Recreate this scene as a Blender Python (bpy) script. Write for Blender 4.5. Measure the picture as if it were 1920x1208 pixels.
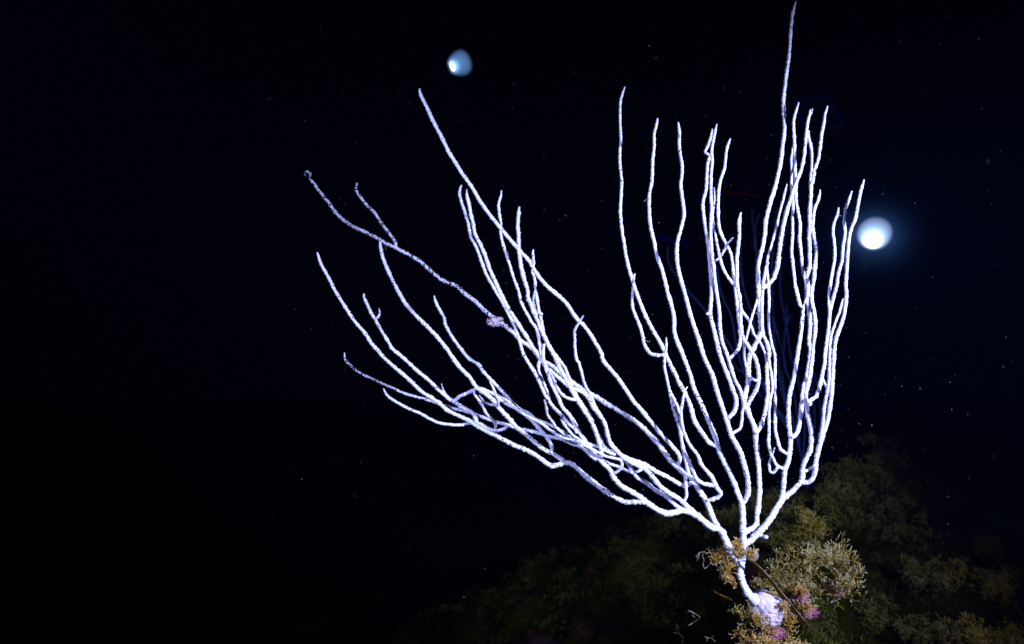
import bpy, math, random
import numpy as np
from mathutils import Vector, noise

# ------------------------------------------------------------------ camera, world, light
sc = bpy.context.scene
for o in list(bpy.data.objects):
    bpy.data.objects.remove(o)
C = sc.collection
cam_d = bpy.data.cameras.new("camera")
cam_d.lens = 24.0
cam_d.sensor_width = 36.0
cam_d.clip_start = 0.02
cam_d.clip_end = 200.0
cam = bpy.data.objects.new("camera", cam_d)
cam.rotation_euler = (math.radians(90), 0, 0)
C.objects.link(cam)
sc.camera = cam
cam_d.dof.use_dof = True
cam_d.dof.focus_distance = 1.02
cam_d.dof.aperture_fstop = 2.7
FPX = 1280.0            # focal length in photo pixels (1920 wide)

world = bpy.data.worlds.new("World")
sc.world = world
world.use_nodes = True
bg = world.node_tree.nodes["Background"]
bg.inputs["Color"].default_value = (0.10, 0.12, 1.0, 1)
bg.inputs["Strength"].default_value = 0.0008

def strobe(name, loc, target, power, size_deg, blend, col, rad=0.03):
    d = bpy.data.lights.new(name, 'SPOT')
    d.energy = power
    d.spot_size = math.radians(size_deg)
    d.spot_blend = blend
    d.shadow_soft_size = rad
    d.color = col
    o = bpy.data.objects.new(name, d)
    o.location = loc
    o.rotation_euler = (Vector(target) - Vector(loc)).to_track_quat('-Z', 'Y').to_euler()
    C.objects.link(o)
    return o
# the two flash heads on the photographer's arms
strobe("flash_right", (0.85, 0.12, 0.16), (0.40, 1.02, -0.11), 168.0, 75, 0.9, (0.62, 0.67, 1.0))
strobe("flash_left", (-0.42, 0.10, 0.22), (-0.08, 1.05, 0.04), 46.0, 66, 1.0, (0.58, 0.63, 1.0))

sc.view_settings.view_transform = 'Standard'
sc.view_settings.look = 'None'
sc.view_settings.exposure = 0.0
sc.view_settings.gamma = 1.0
sc.cycles.use_denoising = True
sc.cycles.max_bounces = 6
sc.cycles.volume_bounces = 0
sc.cycles.transparent_max_bounces = 16

rng = random.Random(7)

# ------------------------------------------------------------------ helpers
def P(px, py, Y):
    return np.array(((px - 960.0) / FPX * Y, Y, (604.0 - py) / FPX * Y))

def mesh_obj(name, V, F, mat, parent=None, smooth=True, origin=None, attrs=None):
    me = bpy.data.meshes.new(name)
    V = np.asarray(V, dtype=float)
    if origin is not None:
        V = V - np.asarray(origin)
    if isinstance(F, np.ndarray):
        nf, k = F.shape
        me.vertices.add(len(V))
        me.vertices.foreach_set("co", V.astype(np.float32).ravel())
        me.loops.add(nf * k)
        me.loops.foreach_set("vertex_index", F.astype(np.int32).ravel())
        me.polygons.add(nf)
        me.polygons.foreach_set("loop_start", np.arange(0, nf * k, k, dtype=np.int32))
        me.polygons.foreach_set("loop_total", np.full(nf, k, dtype=np.int32))
        me.update(calc_edges=True)
    else:
        me.from_pydata([tuple(v) for v in V], [], F)
        me.update()
    me.polygons.foreach_set("use_smooth", [smooth] * len(me.polygons))
    if attrs:
        for an, av in attrs.items():
            a = me.attributes.new(an, 'FLOAT', 'POINT')
            a.data.foreach_set("value", np.asarray(av, dtype=np.float32))
    me.materials.append(mat)
    o = bpy.data.objects.new(name, me)
    C.objects.link(o)
    if parent is not None:
        o.parent = parent
    elif origin is not None:
        o.location = tuple(origin)
    return o

def tag(o, label=None, cat=None, group=None, kind=None):
    if label: o["label"] = label
    if cat: o["category"] = cat
    if group: o["group"] = group
    if kind: o["kind"] = kind
    return o

def empty(name, loc, label, cat, group=None):
    o = bpy.data.objects.new(name, None)
    o.empty_display_size = 0.05
    o.location = tuple(loc)
    C.objects.link(o)
    return tag(o, label, cat, group)

def catmull(pts, step):
    p = np.asarray(pts, dtype=float)
    if len(p) == 2:
        n = max(2, int(np.linalg.norm(p[1] - p[0]) / step))
        t = np.linspace(0, 1, n + 1)[:, None]
        return p[0] * (1 - t) + p[1] * t
    p = np.vstack([2 * p[0] - p[1], p, 2 * p[-1] - p[-2]])
    out = []
    for i in range(1, len(p) - 2):
        a, b, c, d = p[i - 1], p[i], p[i + 1], p[i + 2]
        n = max(1, int(np.linalg.norm(c[:2] - b[:2]) / step))
        for k in range(n):
            t = k / n
            out.append(0.5 * (2 * b + (c - a) * t + (2 * a - 5 * b + 4 * c - d) * t * t + (3 * b - a - 3 * c + d) * t ** 3))
    out.append(p[-2])
    return np.array(out)

def tube(path, radii, sides, rough=0.0, seed=0, cap=True):
    """a tube along path (n,3) with one radius per ring; rough pushes every vertex in or out"""
    path = np.asarray(path); radii = np.asarray(radii)
    n = len(path)
    tan = np.gradient(path, axis=0)
    tan /= np.maximum(np.linalg.norm(tan, axis=1, keepdims=True), 1e-9)
    ref = np.array((0.3, 1.0, 0.1)); ref /= np.linalg.norm(ref)
    u = np.cross(tan, ref)
    ln = np.linalg.norm(u, axis=1, keepdims=True)
    u = np.where(ln < 1e-3, np.array((1.0, 0, 0)), u / np.maximum(ln, 1e-9))
    w = np.cross(tan, u)
    r_ = np.random.RandomState(seed)
    ang = np.arange(sides) * 2 * math.pi / sides
    R = radii[:, None] * (1 + rough * r_.uniform(-1, 1, (n, sides)))
    V = path[:, None, :] + R[:, :, None] * (np.cos(ang)[None, :, None] * u[:, None, :] + np.sin(ang)[None, :, None] * w[:, None, :])
    V = V.reshape(-1, 3)
    i = np.arange(n - 1)[:, None] * sides
    j = np.arange(sides)[None, :]
    a = i + j; b = i + (j + 1) % sides
    F = [tuple(q) for q in np.stack([a, b, b + sides, a + sides], axis=-1).reshape(-1, 4)]
    if cap:
        V = np.vstack([V, path[0][None], path[-1][None]])
        c0, c1 = n * sides, n * sides + 1
        for k in range(sides):
            F.append((c0, (k + 1) % sides, k))
            F.append((c1, (n - 1) * sides + k, (n - 1) * sides + (k + 1) % sides))
    return V, F

def join(parts):
    V, F, off = [], [], 0
    for v, f in parts:
        V.append(v)
        F += [tuple(i + off for i in q) for q in f]
        off += len(v)
    return np.vstack(V), F

# ------------------------------------------------------------------ materials
def new_mat(name):
    m = bpy.data.materials.new(name)
    m.use_nodes = True
    nt = m.node_tree
    b = nt.nodes["Principled BSDF"]
    return m, nt, b

def ramp(nt, stops, fac):
    r = nt.nodes.new("ShaderNodeValToRGB")
    el = r.color_ramp.elements
    while len(el) < len(stops): el.new(0.5)
    for e, (p, c) in zip(el, stops):
        e.position = p; e.color = (*c, 1)
    nt.links.new(fac, r.inputs[0])
    return r.outputs[0]

def noise_tex(nt, scale, detail=4, rough=0.55, coord=None):
    t = nt.nodes.new("ShaderNodeTexNoise")
    t.inputs["Scale"].default_value = scale
    t.inputs["Detail"].default_value = detail
    t.inputs["Roughness"].default_value = rough
    nt.links.new(coord, t.inputs["Vector"])
    return t.outputs["Fac"]

def coral_mat(name, base, pit_amount, pit_col=(0.02, 0.012, 0.01), scale=230.0, patch=1.1):
    m, nt, b = new_mat(name)
    co = nt.nodes.new("ShaderNodeTexCoord").outputs["Object"]
    n1 = noise_tex(nt, 90, 3, 0.6, co)
    col = ramp(nt, [(0.3, tuple(c * 0.82 for c in base)), (0.62, base)], n1)
    v = nt.nodes.new("ShaderNodeTexVoronoi"); v.inputs["Scale"].default_value = scale
    nt.links.new(co, v.inputs["Vector"])
    n2 = noise_tex(nt, 28, 2, 0.5, co)
    # pits: near a voronoi centre, where the mask allows
    add = nt.nodes.new("ShaderNodeMath"); add.operation = 'MULTIPLY_ADD'
    nt.links.new(n2, add.inputs[0]); add.inputs[1].default_value = -patch; add.inputs[2].default_value = 0.07 + 0.5 * patch - pit_amount
    s = nt.nodes.new("ShaderNodeMath"); s.operation = 'ADD'
    nt.links.new(v.outputs["Distance"], s.inputs[0]); nt.links.new(add.outputs[0], s.inputs[1])
    msk = ramp(nt, [(0.24, (1, 1, 1)), (0.34, (0, 0, 0))], s.outputs[0])
    mix = nt.nodes.new("ShaderNodeMix"); mix.data_type = 'RGBA'
    nt.links.new(msk, mix.inputs["Factor"]); nt.links.new(col, mix.inputs[6]); mix.inputs[7].default_value = (*pit_col, 1)
    nt.links.new(mix.outputs[2], b.inputs["Base Color"])
    bp = nt.nodes.new("ShaderNodeBump"); bp.inputs["Strength"].default_value = 0.7; bp.inputs["Distance"].default_value = 0.0012
    nt.links.new(v.outputs["Distance"], bp.inputs["Height"])
    nt.links.new(bp.outputs[0], b.inputs["Normal"])
    b.inputs["Roughness"].default_value = 0.75
    b.inputs["Specular IOR Level"].default_value = 0.2
    return m
M_CORAL = coral_mat("white_coral", (0.68, 0.70, 0.92), -0.13)  # white coral; violet cast of the light put into the base colour
M_DOT = coral_mat("dotted_coral", (0.68, 0.70, 0.92), -0.06, (0.03, 0.012, 0.01), 200, 0.7)
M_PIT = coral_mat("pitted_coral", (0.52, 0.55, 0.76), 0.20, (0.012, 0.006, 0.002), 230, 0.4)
M_LUMP = coral_mat("pinkish_pitted_coral", (0.42, 0.37, 0.50), 0.20, (0.08, 0.025, 0.003), 260, 0.3)
M_FARCORAL = coral_mat("dimmed_far_coral", (0.006, 0.017, 0.08), -0.2)  # dimness and blue cast of distance put into the colour

def algae_mat(name, stops, scale=60.0, rough=0.6):
    """colour by the tip attribute (pale growing tips) plus patches"""
    m, nt, b = new_mat(name)
    co = nt.nodes.new("ShaderNodeTexCoord").outputs["Object"]
    at = nt.nodes.new("ShaderNodeAttribute"); at.attribute_name = "tip"
    n = noise_tex(nt, scale, 3, 0.6, co)
    ma = nt.nodes.new("ShaderNodeMath"); ma.operation = 'MULTIPLY_ADD'
    nt.links.new(n, ma.inputs[0]); ma.inputs[1].default_value = 1.3; ma.inputs[2].default_value = -0.65
    ad = nt.nodes.new("ShaderNodeMath"); ad.operation = 'ADD'; ad.use_clamp = True
    nt.links.new(ma.outputs[0], ad.inputs[0]); nt.links.new(at.outputs["Fac"], ad.inputs[1])
    nt.links.new(ramp(nt, stops, ad.outputs[0]), b.inputs["Base Color"])
    b.inputs["Roughness"].default_value = rough
    b.inputs["Specular IOR Level"].default_value = 0.0 if scale < 60 else 0.15
    return m
M_GOLD = algae_mat("golden_algae", [(0.0, (0.06, 0.026, 0.001)), (0.45, (0.27, 0.125, 0.006)), (0.85, (0.38, 0.25, 0.05)), (1.0, (0.55, 0.46, 0.30))])
M_BUSH = algae_mat("calcified_algae", [(0.0, (0.02, 0.012, 0.001)), (0.4, (0.13, 0.078, 0.005)), (0.8, (0.20, 0.155, 0.024)), (1.0, (0.38, 0.38, 0.24))])
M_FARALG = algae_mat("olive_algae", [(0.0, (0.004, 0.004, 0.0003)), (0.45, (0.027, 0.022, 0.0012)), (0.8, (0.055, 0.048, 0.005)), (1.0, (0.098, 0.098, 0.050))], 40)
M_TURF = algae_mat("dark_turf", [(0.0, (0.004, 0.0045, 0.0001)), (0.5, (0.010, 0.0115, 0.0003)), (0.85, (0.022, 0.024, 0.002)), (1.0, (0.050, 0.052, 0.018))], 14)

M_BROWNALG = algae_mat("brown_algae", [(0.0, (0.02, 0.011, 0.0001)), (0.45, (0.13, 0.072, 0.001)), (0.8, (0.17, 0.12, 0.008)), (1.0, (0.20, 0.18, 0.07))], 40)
M_AMBER = algae_mat("amber_algae", [(0.0, (0.02, 0.012, 0.0005)), (0.45, (0.12, 0.065, 0.001)), (0.8, (0.13, 0.12, 0.008)), (1.0, (0.22, 0.21, 0.10))], 50)

def rock_mat():
    m, nt, b = new_mat("reef_rock")
    co = nt.nodes.new("ShaderNodeTexCoord").outputs["Object"]
    n = noise_tex(nt, 9, 8, 0.65, co)
    nt.links.new(ramp(nt, [(0.30, (0.004, 0.0044, 0.0002)), (0.46, (0.010, 0.010, 0.0006)), (0.56, (0.009, 0.005, 0.002)), (0.64, (0.018, 0.005, 0.006)), (0.75, (0.022, 0.018, 0.007))], n), b.inputs["Base Color"])
    h = noise_tex(nt, 70, 8, 0.7, co)
    bp = nt.nodes.new("ShaderNodeBump"); bp.inputs["Strength"].default_value = 1.0; bp.inputs["Distance"].default_value = 0.01
    nt.links.new(h, bp.inputs["Height"]); nt.links.new(bp.outputs[0], b.inputs["Normal"])
    b.inputs["Roughness"].default_value = 0.9
    b.inputs["Specular IOR Level"].default_value = 0.0
    return m
M_ROCK = rock_mat()

def crust_mat():
    m, nt, b = new_mat("pink_crust")
    co = nt.nodes.new("ShaderNodeTexCoord").outputs["Object"]
    n = noise_tex(nt, 55, 6, 0.7, co)
    nt.links.new(ramp(nt, [(0.34, (0.015, 0.002, 0.003)), (0.46, (0.08, 0.010, 0.030)), (0.58, (0.20, 0.045, 0.12)), (0.68, (0.30, 0.18, 0.16)), (0.76, (0.25, 0.17, 0.04))], n), b.inputs["Base Color"])
    bp = nt.nodes.new("ShaderNodeBump"); bp.inputs["Strength"].default_value = 0.8; bp.inputs["Distance"].default_value = 0.004
    nt.links.new(noise_tex(nt, 160, 5, 0.7, co), bp.inputs["Height"]); nt.links.new(bp.outputs[0], b.inputs["Normal"])
    b.inputs["Roughness"].default_value = 0.6
    return m
M_CRUST = crust_mat()
M_MAUVE, _nt, _b = new_mat("mauve_rock")
_co = _nt.nodes.new("ShaderNodeTexCoord").outputs["Object"]
_nt.links.new(ramp(_nt, [(0.35, (0.004, 0.003, 0.002)), (0.6, (0.020, 0.011, 0.015)), (0.75, (0.03, 0.02, 0.022))], noise_tex(_nt, 14, 8, 0.7, _co)), _b.inputs["Base Color"])
_b.inputs["Specular IOR Level"].default_value = 0.0

def plain(name, col, rough=0.6, emit=None, es=0.0, metal=0.0):
    m, nt, b = new_mat(name)
    co = nt.nodes.new("ShaderNodeTexCoord").outputs["Object"]
    n = noise_tex(nt, 40, 4, 0.6, co)
    nt.links.new(ramp(nt, [(0.3, tuple(c * 0.7 for c in col)), (0.7, col)], n), b.inputs["Base Color"])
    b.inputs["Roughness"].default_value = rough
    if "blade" in name or "cord" in name or "webbing" in name or "anodised" in name: b.inputs["Specular IOR Level"].default_value = 0.02
    b.inputs["Metallic"].default_value = metal
    if emit:
        b.inputs["Emission Color"].default_value = (*emit, 1)
        b.inputs["Emission Strength"].default_value = es
    return m
M_BLACK = plain("black_anodised_metal", (0.02, 0.02, 0.022), 0.45)
M_BLADE = plain("brown_blade", (0.02, 0.010, 0.001), 0.6)
M_BLADE_EDGE = plain("pale_blade_edge", (0.22, 0.18, 0.17), 0.5)
M_SHELL = plain("translucent_skin", (0.16, 0.16, 0.15), 0.35)
M_SNOW = plain("marine_snow", (0.12, 0.125, 0.15), 0.8)
M_PANEL = plain("dark_blue_plastic", (0.0004, 0.0004, 0.035), 0.9)
M_RIM = plain("blue_plastic_rim", (0.010, 0.012, 0.75), 0.8)
M_CORD = plain("red_cord", (0.03, 0.0, 0.0), 0.9)
M_STRAP = plain("navy_webbing", (0.0005, 0.0005, 0.035), 0.9)
M_HYDROID = plain("pale_hydroid", (0.15, 0.15, 0.11), 0.7)

# ------------------------------------------------------------------ seabed
SIL = [(300, 1420), (600, 1300), (700, 1252), (780, 1212), (900, 1140), (1000, 1085), (1100, 1032), (1180, 990), (1260, 972), (1330, 966), (1400, 955),
       (1480, 935), (1540, 910), (1590, 884), (1660, 870), (1720, 885), (1800, 935), (1860, 970), (1920, 995), (2100, 1050), (2600, 1150)]
def sil(u):
    px = u * FPX + 960
    return (604 - np.interp(px, [a for a, b in SIL], [b for a, b in SIL])) / FPX
CR = 1.95
def fbm(x, y, z, oct_=4):
    v = 0; a = 1
    for k in range(oct_):
        v += a * noise.noise(Vector((x, y, z))); a *= 0.5; x *= 2.1; y *= 2.1; z *= 2.1
    return v
MOUNDS = [  # X, Y, top z, radius x, radius y
    (0.452, 1.10, -0.455, 0.115, 0.10),
    (0.40, 1.03, -0.475, 0.075, 0.06),
    (0.55, 1.38, -0.455, 0.13, 0.12),
    (0.95, 1.50, -0.575, 0.16, 0.14),
]
def ground_z(X, Y):
    u = X / max(Y, 0.3)
    zc = sil(u) * CR
    if Y <= CR:
        t = max(0.0, (Y - 0.6) / (CR - 0.6))
        low = -0.80 - 0.25 * max(0, 0.25 - u)
        z = low + (zc - low) * (t ** 1.5)
    else:
        d = Y - CR
        z = zc - 0.18 * d - 0.30 * min(d, 1.0) ** 2
        z = max(z, -2.6 - 0.05 * Y)
    z += (0.055 * fbm(X * 3.1, Y * 3.1, 0.3, 3) + 0.040 * abs(fbm(X * 8.5, Y * 8.5, 6.3, 4))) * (1.0 if Y > 1.3 else 0.5) - 0.012
    for mx, my, mz, rx, ry in MOUNDS:
        q = ((X - mx) / rx) ** 2 + ((Y - my) / ry) ** 2
        if q < 4.0:
            k = math.exp(-q ** 1.6 * 0.8)
            zz = mz + 0.018 * fbm(X * 16, Y * 16, 4.2, 4)
            if zz > z:
                z = z + (zz - z) * k
    return z
xs = np.concatenate([np.linspace(-30, -2.2, 14), np.linspace(-2.0, -0.1, 60), np.linspace(-0.08, 1.25, 210), np.linspace(1.27, 3.0, 60), np.linspace(3.3, 30, 14)])
ys = np.concatenate([np.linspace(-4, 0.5, 8), np.linspace(0.55, 0.92, 20), np.linspace(0.93, 1.55, 110), np.linspace(1.56, 2.4, 80), np.linspace(2.45, 4, 20), np.linspace(4.5, 40, 20)])
V = np.array([(x, y, ground_z(x, y)) for y in ys for x in xs])
nx, ny = len(xs), len(ys)
i = np.arange(ny - 1)[:, None] * nx; j = np.arange(nx - 1)[None, :]
F = np.stack([i + j, i + j + 1, i + j + 1 + nx, i + j + nx], axis=-1).reshape(-1, 4)
tag(mesh_obj("seabed", V, F, M_ROCK), kind="structure")

# ------------------------------------------------------------------ filament clumps (algae)
def filaments(bases, dirs, length, rad, segs, fork, seed, wob=0.5, up=(0, -0.1, 1), upk=0.12):
    """branching threads: every base grows a wobbling, forking thread of 3-sided tubes. One growth step for all at once."""
    r = np.random.RandomState(seed)
    pos = np.array(bases, dtype=float); d = np.array(dirs, dtype=float)
    d /= np.linalg.norm(d, axis=1, keepdims=True)
    L = np.broadcast_to(np.asarray(length, dtype=float), (len(pos),)).copy()
    rr = np.broadcast_to(np.asarray(rad, dtype=float), (len(pos),)).copy()
    A, B, RA, RB, TA, TB = [], [], [], [], [], []
    up = np.array(up)
    for s in range(segs):
        nd = d + r.normal(0, wob, d.shape) + up * upk
        nd /= np.linalg.norm(nd, axis=1, keepdims=True)
        st = (L / segs * r.uniform(0.7, 1.3, len(L)))[:, None]
        np_ = pos + nd * st
        t0, t1 = s / segs, (s + 1) / segs
        A.append(pos); B.append(np_)
        RA.append(rr * (1 - 0.35 * t0)); RB.append(rr * (1 - 0.35 * t1))
        TA.append(np.full(len(pos), t0)); TB.append(np.full(len(pos), t1))
        fk = r.uniform(size=len(pos)) < fork
        pos = np.concatenate([np_, np_[fk]])
        side = r.normal(0, 0.8, (fk.sum(), 3))
        d = np.concatenate([nd, nd[fk] + side]); d /= np.linalg.norm(d, axis=1, keepdims=True)
        L = np.concatenate([L, L[fk] * 0.9]); rr = np.concatenate([rr, rr[fk] * 0.92])
    A = np.concatenate(A); B = np.concatenate(B); RA = np.concatenate(RA); RB = np.concatenate(RB)
    TA = np.concatenate(TA); TB = np.concatenate(TB)
    t = B - A; t /= np.maximum(np.linalg.norm(t, axis=1, keepdims=True), 1e-9)
    h = np.where(np.abs(t[:, 2:3]) > 0.9, np.array((1.0, 0, 0)), np.array((0, 0, 1.0)))
    u = np.cross(t, h); u /= np.linalg.norm(u, axis=1, keepdims=True); w = np.cross(t, u)
    n = len(A); V = np.zeros((n, 7, 3)); T = np.zeros((n, 7))
    for k in range(3):
        c, s_ = math.cos(k * 2.094), math.sin(k * 2.094)
        o = c * u + s_ * w
        V[:, k] = A + o * RA[:, None]; V[:, 3 + k] = B + o * RB[:, None]
        T[:, k] = TA; T[:, 3 + k] = TB
    V[:, 6] = B + t * RB[:, None]; T[:, 6] = TB
    base = (np.arange(n) * 7)[:, None]
    tri = []
    for k in range(3):
        k2 = (k + 1) % 3
        tri += [[k, k2, 3 + k2], [k, 3 + k2, 3 + k], [3 + k, 3 + k2, 6]]
    tri = np.array(tri)
    F = (base[:, :, None] + tri[None]).reshape(-1, 3)
    return V.reshape(-1, 3), F, T.ravel()

def clump(name, label, cat, px, py, Y, rpx, rpy, n, mat, length, rad, seed, segs=5, fork=0.45, wob=0.5, group=None, depth=None, rise=0.6, clusters=0):
    """threads filling an ellipsoid seen at px,py with half sizes rpx, rpy (photo pixels) at distance Y"""
    c = P(px, py, Y); a = rpx / FPX * Y; b = rpy / FPX * Y; dd = depth or (a + b) / 2
    r = np.random.RandomState(seed)
    if clusters:
        cc = r.normal(0, 0.62, (clusters, 3)); k = (clusters * r.uniform(0, 1, n) ** 1.7).astype(int)
        q = cc[k] + r.normal(0, 0.20, (n, 3))
        ln = np.linalg.norm(q, axis=1, keepdims=True); q = np.where(ln > 1.6, q / ln * 1.6, q)
    else:
        q = r.normal(0, 1, (n, 3)); q /= np.linalg.norm(q, axis=1, keepdims=True); q *= r.uniform(0.1, 0.95, (n, 1)) ** 0.6
    scale = np.array((a, dd, b))
    base = c + q * scale * np.array((1, 1, 1)) - np.array((0, 0, b * 0.12))
    dirs = q * np.array((1, 1, 1)) + r.normal(0, 0.5, (n, 3)) + np.array((0, 0, rise))
    V, F, T = filaments(base, dirs, np.full(n, length) * r.uniform(0.5, 1.2, n), rad, segs, fork, seed + 1, wob)
    o = mesh_obj(name, V, F, mat, origin=c - np.array((0, 0, b)), attrs={"tip": T}, smooth=False)
    return tag(o, label, cat, group)

def bush():
    lobes = [(1462, 1078, 22, 22, 120), (1490, 1092, 30, 16, 190), (1502, 1050, 30, 22, 130), (1540, 1046, 28, 18, 130), (1566, 1040, 20, 20, 90),
             (1580, 1062, 20, 30, 150), (1584, 1096, 18, 20, 110), (1556, 1112, 18, 14, 60), (1520, 1112, 24, 16, 100), (1500, 1136, 18, 14, 50), (1450, 1100, 18, 8, 50)]
    Vs, Fs, Ts, off = [], [], [], 0
    for k, (x, y, rx, ry, n) in enumerate(lobes):
        r = np.random.RandomState(300 + k); Y = 1.09 + 0.02 * math.sin(k * 1.9)
        c = P(x, y, Y)
        n = int(n * 0.72)
        q = r.normal(0, 0.46, (n, 3))
        base = c + q * np.array((rx, (rx + ry) * 0.45, ry)) / FPX * Y - np.array((0, 0, 0.004))
        V, F, T = filaments(base, q * 0.7 + r.normal(0, 0.45, (n, 3)) + np.array((0, 0, 0.9)), 0.019 * r.uniform(0.4, 1.4, n), 0.00052 * r.uniform(0.6, 1.3, n), 5, 0.42, 400 + k, 0.5)
        Vs.append(V); Fs.append(F + off); Ts.append(T); off += len(V)
    o = mesh_obj("algae_bush", np.vstack(Vs), np.vstack(Fs), M_BUSH, origin=P(1530, 1130, 1.1), attrs={"tip": np.concatenate(Ts)}, smooth=False)
    tag(o, "big yellow and white branching algae bush right of the coral's foot", "algae")
bush()
clump("algae_tuft", "golden algae tuft wrapped round the coral's stem below its first fork", "algae", 1382, 1046, 0.985, 20, 27, 300, M_GOLD, 0.012, 0.00055, 21, 5, 0.5, 0.6, clusters=9)
clump("algae_tuft", "golden algae spray reaching left from the coral's stem", "algae", 1348, 1044, 1.0, 24, 9, 120, M_GOLD, 0.013, 0.00042, 27, 5, 0.4, 0.6, clusters=6, rise=0.0)
clump("algae_tuft", "yellow algae fringe under the white holdfast at the picture's bottom edge", "algae", 1440, 1206, 0.99, 46, 14, 420, M_GOLD, 0.015, 0.00048, 31, 5, 0.45, 0.6, clusters=26)
clump("algae_tuft", "sparse golden threads creeping over the lower left of the white holdfast", "algae", 1424, 1162, 0.975, 15, 10, 55, M_GOLD, 0.009, 0.00042, 33)
clump("algae_tuft", "small yellow tuft at the upper right rim of the white holdfast", "algae", 1470, 1141, 0.985, 10, 9, 60, M_GOLD, 0.009, 0.00045, 35)
clump("algae_tuft", "pale sprig cluster hanging at the left rim of the white holdfast", "algae", 1398, 1160, 0.99, 22, 16, 46, M_BUSH, 0.020, 0.00050, 37, 5, 0.3, 0.4)
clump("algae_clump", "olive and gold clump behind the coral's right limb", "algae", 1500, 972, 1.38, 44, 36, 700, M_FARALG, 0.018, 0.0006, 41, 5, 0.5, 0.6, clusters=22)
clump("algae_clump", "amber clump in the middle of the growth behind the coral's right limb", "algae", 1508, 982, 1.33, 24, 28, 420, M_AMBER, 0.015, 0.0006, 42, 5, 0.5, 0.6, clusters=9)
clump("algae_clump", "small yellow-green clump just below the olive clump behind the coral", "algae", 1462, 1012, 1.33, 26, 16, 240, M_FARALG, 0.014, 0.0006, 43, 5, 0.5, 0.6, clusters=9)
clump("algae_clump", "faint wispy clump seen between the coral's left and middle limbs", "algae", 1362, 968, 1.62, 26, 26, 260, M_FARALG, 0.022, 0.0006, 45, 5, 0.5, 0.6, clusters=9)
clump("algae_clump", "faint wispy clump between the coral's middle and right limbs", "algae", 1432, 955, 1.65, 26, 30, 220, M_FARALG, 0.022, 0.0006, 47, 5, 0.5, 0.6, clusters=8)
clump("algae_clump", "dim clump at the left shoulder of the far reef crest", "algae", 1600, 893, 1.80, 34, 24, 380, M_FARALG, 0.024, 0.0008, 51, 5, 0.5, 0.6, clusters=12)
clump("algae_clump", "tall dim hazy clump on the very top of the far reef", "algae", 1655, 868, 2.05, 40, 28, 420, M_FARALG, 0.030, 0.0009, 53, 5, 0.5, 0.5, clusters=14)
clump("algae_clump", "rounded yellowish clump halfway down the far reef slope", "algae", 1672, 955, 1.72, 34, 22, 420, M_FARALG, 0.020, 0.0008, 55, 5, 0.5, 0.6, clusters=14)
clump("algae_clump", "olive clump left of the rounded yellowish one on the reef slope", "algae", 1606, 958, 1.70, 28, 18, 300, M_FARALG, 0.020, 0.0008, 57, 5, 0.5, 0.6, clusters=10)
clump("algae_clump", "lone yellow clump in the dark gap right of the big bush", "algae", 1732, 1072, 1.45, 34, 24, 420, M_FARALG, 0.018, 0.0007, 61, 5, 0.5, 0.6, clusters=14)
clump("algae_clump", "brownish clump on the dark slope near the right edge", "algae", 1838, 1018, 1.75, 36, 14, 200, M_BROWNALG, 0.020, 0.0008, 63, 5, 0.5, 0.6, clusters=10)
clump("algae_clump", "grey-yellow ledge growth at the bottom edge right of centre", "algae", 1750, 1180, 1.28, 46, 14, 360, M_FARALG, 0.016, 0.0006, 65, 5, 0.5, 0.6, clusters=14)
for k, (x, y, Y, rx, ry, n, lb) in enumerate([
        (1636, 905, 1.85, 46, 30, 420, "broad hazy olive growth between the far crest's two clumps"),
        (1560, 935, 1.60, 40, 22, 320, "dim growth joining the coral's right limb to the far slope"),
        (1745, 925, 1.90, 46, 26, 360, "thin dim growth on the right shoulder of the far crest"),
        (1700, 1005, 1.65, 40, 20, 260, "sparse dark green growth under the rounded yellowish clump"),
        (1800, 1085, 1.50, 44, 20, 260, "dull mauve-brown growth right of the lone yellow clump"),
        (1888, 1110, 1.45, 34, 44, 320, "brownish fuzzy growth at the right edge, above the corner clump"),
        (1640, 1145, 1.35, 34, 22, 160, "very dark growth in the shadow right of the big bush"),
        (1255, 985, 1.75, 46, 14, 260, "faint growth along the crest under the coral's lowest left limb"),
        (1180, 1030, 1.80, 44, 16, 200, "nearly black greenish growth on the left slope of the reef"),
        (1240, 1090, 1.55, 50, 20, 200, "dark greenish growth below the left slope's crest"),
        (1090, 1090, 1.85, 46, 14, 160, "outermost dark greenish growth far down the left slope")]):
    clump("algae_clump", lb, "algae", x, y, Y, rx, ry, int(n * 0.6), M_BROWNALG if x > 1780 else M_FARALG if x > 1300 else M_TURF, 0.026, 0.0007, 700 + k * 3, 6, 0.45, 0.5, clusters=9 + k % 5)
clump("algae_clump", "brown clump in the lower right corner", "algae", 1850, 1185, 1.30, 52, 26, 480, M_BROWNALG, 0.018, 0.0007, 67, 5, 0.5, 0.6, clusters=14)

for k, (x, y, Y, rx, ry, n) in enumerate([(1447, 1119, 1.02, 14, 5, 40), (1500, 1110, 1.055, 12, 8, 46), (1512, 1140, 1.045, 16, 10, 60), (1480, 1165, 1.0, 8, 20, 70), (1440, 1183, 0.985, 22, 5, 36), (1420, 1094, 1.06, 10, 10, 30)]):
    clump("algae_tuft", ["sparse yellow threads on the pink lump above the holdfast", "sparse yellow threads on the pink lump under the bush's left side", "yellow threads over the dark red lump below the bush",
          "upright yellow fringe between the white holdfast and the brown blade", "thin yellow threads hanging over the pink lump below the holdfast", "small green sprig in the gap between stem and brown blade"][k], "algae", x, y, Y, rx, ry, n, M_GOLD if k < 5 else M_BUSH, 0.010, 0.0005, 500 + k, 4, 0.4, 0.5)
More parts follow.
